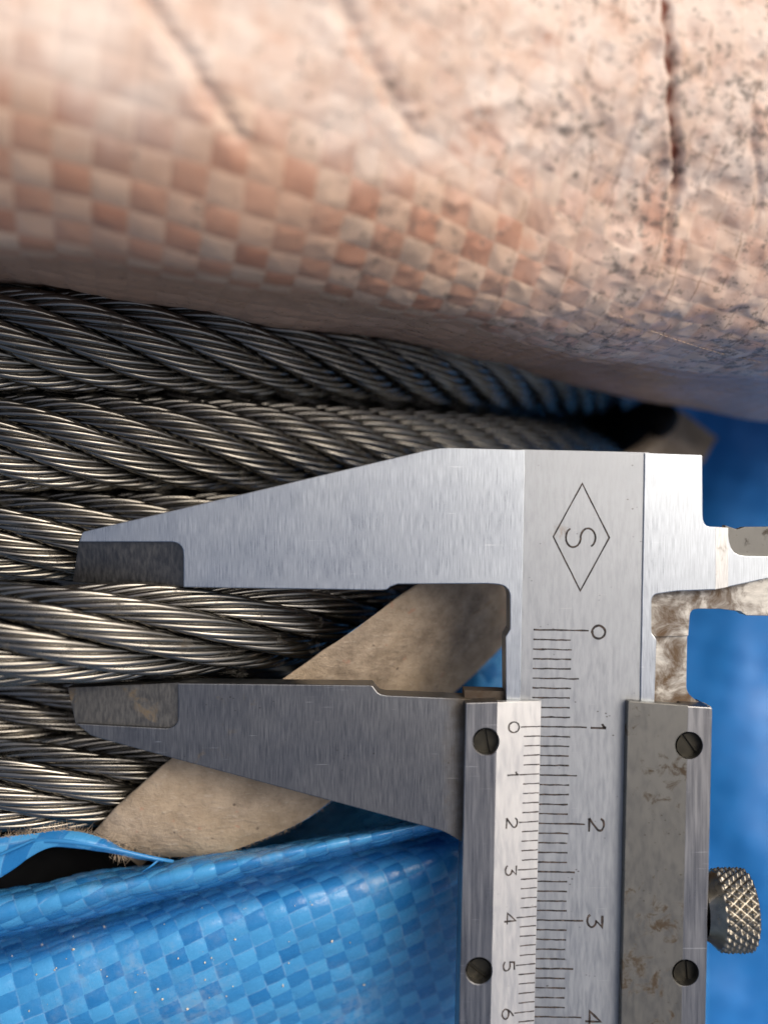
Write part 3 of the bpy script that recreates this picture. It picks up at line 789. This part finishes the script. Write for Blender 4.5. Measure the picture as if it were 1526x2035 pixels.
# --- engraved marks: ribbons lying in the face
def ribbon(polys, wd, jit=0.0):
    vv, ff = [], []
    for pl, closed in polys:
        pl = np.array(pl, float); n = len(pl)
        if closed: prv, nxt = np.roll(pl, 1, 0), np.roll(pl, -1, 0)
        else: prv = np.concatenate([[2*pl[0]-pl[1]], pl[:-1]]); nxt = np.concatenate([pl[1:], [2*pl[-1]-pl[-2]]])
        d1 = pl-prv; d1 /= np.linalg.norm(d1, axis=1, keepdims=True)+1e-9; d2 = nxt-pl; d2 /= np.linalg.norm(d2, axis=1, keepdims=True)+1e-9
        t = d1+d2; t /= np.linalg.norm(t, axis=1, keepdims=True)+1e-9; nn = np.stack([-t[:, 1], t[:, 0]], -1)
        mit = 1/np.maximum(0.55, (nn*np.stack([-d1[:, 1], d1[:, 0]], -1)).sum(1))
        k = len(vv)
        for i in range(n):
            ww = wd/2*mit[i]*(1+np.random.normal(0, jit)); ww2 = wd/2*mit[i]*(1+np.random.normal(0, jit))
            vv.append(pl[i]+nn[i]*ww); vv.append(pl[i]-nn[i]*ww2)
        for i in range(n-1+int(closed)):
            a_, b_ = k+2*i, k+2*((i+1) % n); ff.append([a_, b_, b_+1, a_+1])
    return np.array(vv), ff
def arc(cx_, cy_, rx, ry, a0, a1, n=14): return [(cx_+rx*math.cos(R(a)), cy_+ry*math.sin(R(a))) for a in np.linspace(a0, a1, n)]
GL = {'0': [(arc(.3, .5, .3, .46, 0, 342, 20), True)],
      'O': [(arc(.42, .5, .42, .42, 0, 342, 20), True)],
      '1': [([(.12, .74), (.24, .84), (.3, 1.0)], False), ([(.3, 1.0), (.3, .5), (.3, 0)], False)],
      '2': [(arc(.3, .72, .27, .26, 170, -40, 12)+[(.25, .25), (.02, .02)], False), ([(.02, .02), (.3, .03), (.62, .02)], False)],
      '3': [([(.04, .98), (.3, .98), (.56, .98), (.28, .60)]+arc(.28, .31, .28, .29, 88, -160, 14), False)],
      '4': [([(.46, 0), (.46, .5), (.46, 1.0), (.2, .6), (0, .28), (.35, .28), (.64, .28)], False)],
      '5': [([(.54, .98), (.3, .98), (.1, .97), (.07, .58)]+arc(.28, .32, .28, .30, 125, -150, 14), False)],
      '6': [([(.46, .98), (.28, .84), (.10, .58), (.03, .36)]+arc(.30, .30, .28, .29, 170, -170, 16), False)],
      'S': [(arc(.34, .74, .30, .25, 25, 262, 12)+arc(.34, .25, .31, .25, 82, -155, 12), False)]}
ROT = math.atan(-SL)
ux = np.array([math.cos(ROT), -math.sin(ROT)]); uy = np.array([-math.sin(ROT), -math.cos(ROT)])   # along the tick, along the beam
def mark(name, polys, origin, fz, wd, parent, jit=0.12, spin=False, lift=0.012):
    """polys in mm in the beam frame (x across, y down the beam) about origin"""
    v2, ff = ribbon(polys, wd, jit)
    w2 = np.asarray(origin)[:2]+v2[:, :1]*ux+v2[:, 1:2]*uy
    vv = np.concatenate([w2, np.array([[fz(*q)+lift] for q in w2])], 1)
    return mesh_obj(name, vv, ff, M['ink'], parent, smooth=False)
def glyph(ch, hgt, wfac=1.0):
    """digit turned a quarter clockwise: its top points to the right, it reads down the beam"""
    out = []
    wmax = .62
    for pl, cl in GL[ch]: out.append(([(q[1]*hgt-hgt/2, (q[0]-wmax/2)*hgt*wfac) for q in pl], cl))
    return out
flat = lambda z: (lambda x, y: z)
zb = -0.16; O = P(1059.5, 1251.5, zb)
for i in range(0, 48):
    L = 5.75 if i % 10 == 0 else (4.75 if i % 5 == 0 else 3.95)
    L += random.uniform(-.06, .06)
    pl = [(x_, i*1.0025+random.uniform(-.012, .012)) for x_ in np.linspace(0, L, 9)]
    mark('tick_mark', [(pl, False)], O, flat(zb), 0.155, beam, 0.22)
for i, ch in enumerate('O1234'):
    c = O[:2]+ux*(6.75 if i == 0 else 6.9)+uy*(i*10.025+(-0.06 if i == 0 else 0.05))
    mark('numeral', glyph(ch, 1.6, 1.45 if i else 1.0), c, flat(zb), 0.235, beam, 0.14)
em = P(1154.5, 1067.5, zb)
q = 5.55; hw = 2.9
dm = [];  cs = [(0, -q), (hw, 0), (0, q), (-hw, 0)]
for a_, b_ in zip(cs, cs[1:]+cs[:1]):
    for t in np.linspace(0, 1, 6, endpoint=False): dm.append((a_[0]+(b_[0]-a_[0])*t, a_[1]+(b_[1]-a_[1])*t))
emb = mark('emblem', [(dm, True)], em, flat(zb), 0.15, beam, 0.12)
mark('emblem_letter', glyph('S', 3.1, 1.05), em+np.array([-0.05, 0.05, 0]), flat(zb), 0.2, beam, 0.08)
# vernier scale on the sloping plate
pl_ = [P(987, 1396, H-0.02), P(1075, 1393, 0.32), P(*sxf(1075, 2200), 0.32)]
nrm_ = np.cross(pl_[1]-pl_[0], pl_[2]-pl_[0])
fz = lambda x, y: pl_[0][2]-(nrm_[0]*(x-pl_[0][0])+nrm_[1]*(y-pl_[0][1]))/nrm_[2]
OV = P(1074.0, 1443.5, 0.32)
ROT2 = math.atan(-SX); vx = np.array([math.cos(ROT2), -math.sin(ROT2)]); vy = np.array([-math.sin(ROT2), -math.cos(ROT2)])
ux, uy = vx, vy
for j in range(0, 36):
    L = 2.15 if j % 5 == 0 else 1.75
    pl = [(x_, j*0.979+random.uniform(-.01, .01)) for x_ in np.linspace(-0.04, -L+random.uniform(-.05, .05), 6)]
    mark('tick_mark', [(pl, False)], OV, fz, 0.12, vp, 0.2)
for k, ch in enumerate('0123456'):
    c = OV[:2]+vx*(-2.85)+vy*(k*5*0.979+0.02)
    mark('numeral', glyph(ch, 1.2, 1.5), c, fz, 0.16, vp, 0.2)

# ------------------------------------------------------------------ sand grains lying on the blue sheet
osheet = next(o for o in COL.objects if o.name.startswith('outer_sheet'))
nv = len(osheet.data.vertices); co = np.zeros(nv*3); osheet.data.vertices.foreach_get('co', co); co = co.reshape(-1, 3)*1000
sc = (D-co[:, 2]); X = co[:, 0]*K*D/sc+763; Y = 1017.5-co[:, 1]*K*D/sc
vv, ff = [], []
ico = bmesh.new(); bmesh.ops.create_icosphere(ico, subdivisions=1, radius=1.0)
iv = np.array([v_.co[:] for v_ in ico.verts]); ifc = np.array([[v_.index for v_ in f.verts] for f in ico.faces]); ico.free()
ii = np.arange(nv); ii = ii[ii > 165*420]
for _ in range(50):
    px, py = np.random.normal(330, 190), np.random.normal(1900, 75)
    if np.random.rand() < 0.2: px, py = np.random.uniform(20, 850), np.random.uniform(1760, 2030)
    k = ii[((X[ii]-px)**2+(Y[ii]-py)**2).argmin()]
    if abs(X[k]-px) > 12 or abs(Y[k]-py) > 12: continue
    r_ = abs(np.random.normal(0.04, 0.045))+0.03
    b0 = len(vv)*0+sum(len(q) for q in vv)
    vv.append(iv*r_*np.random.uniform(0.7, 1.3, 3)*(1+np.random.normal(0, .12, (len(iv), 1)))+co[k]+np.array([0, 0, r_*0.5])); ff.append(ifc+b0)
gr = mesh_obj('sand_grains', np.concatenate(vv), np.concatenate(ff), M['grain'], None, smooth=False)
tag(gr, 'pale sand grains scattered over the blue woven sheet', 'sand', kind='stuff')
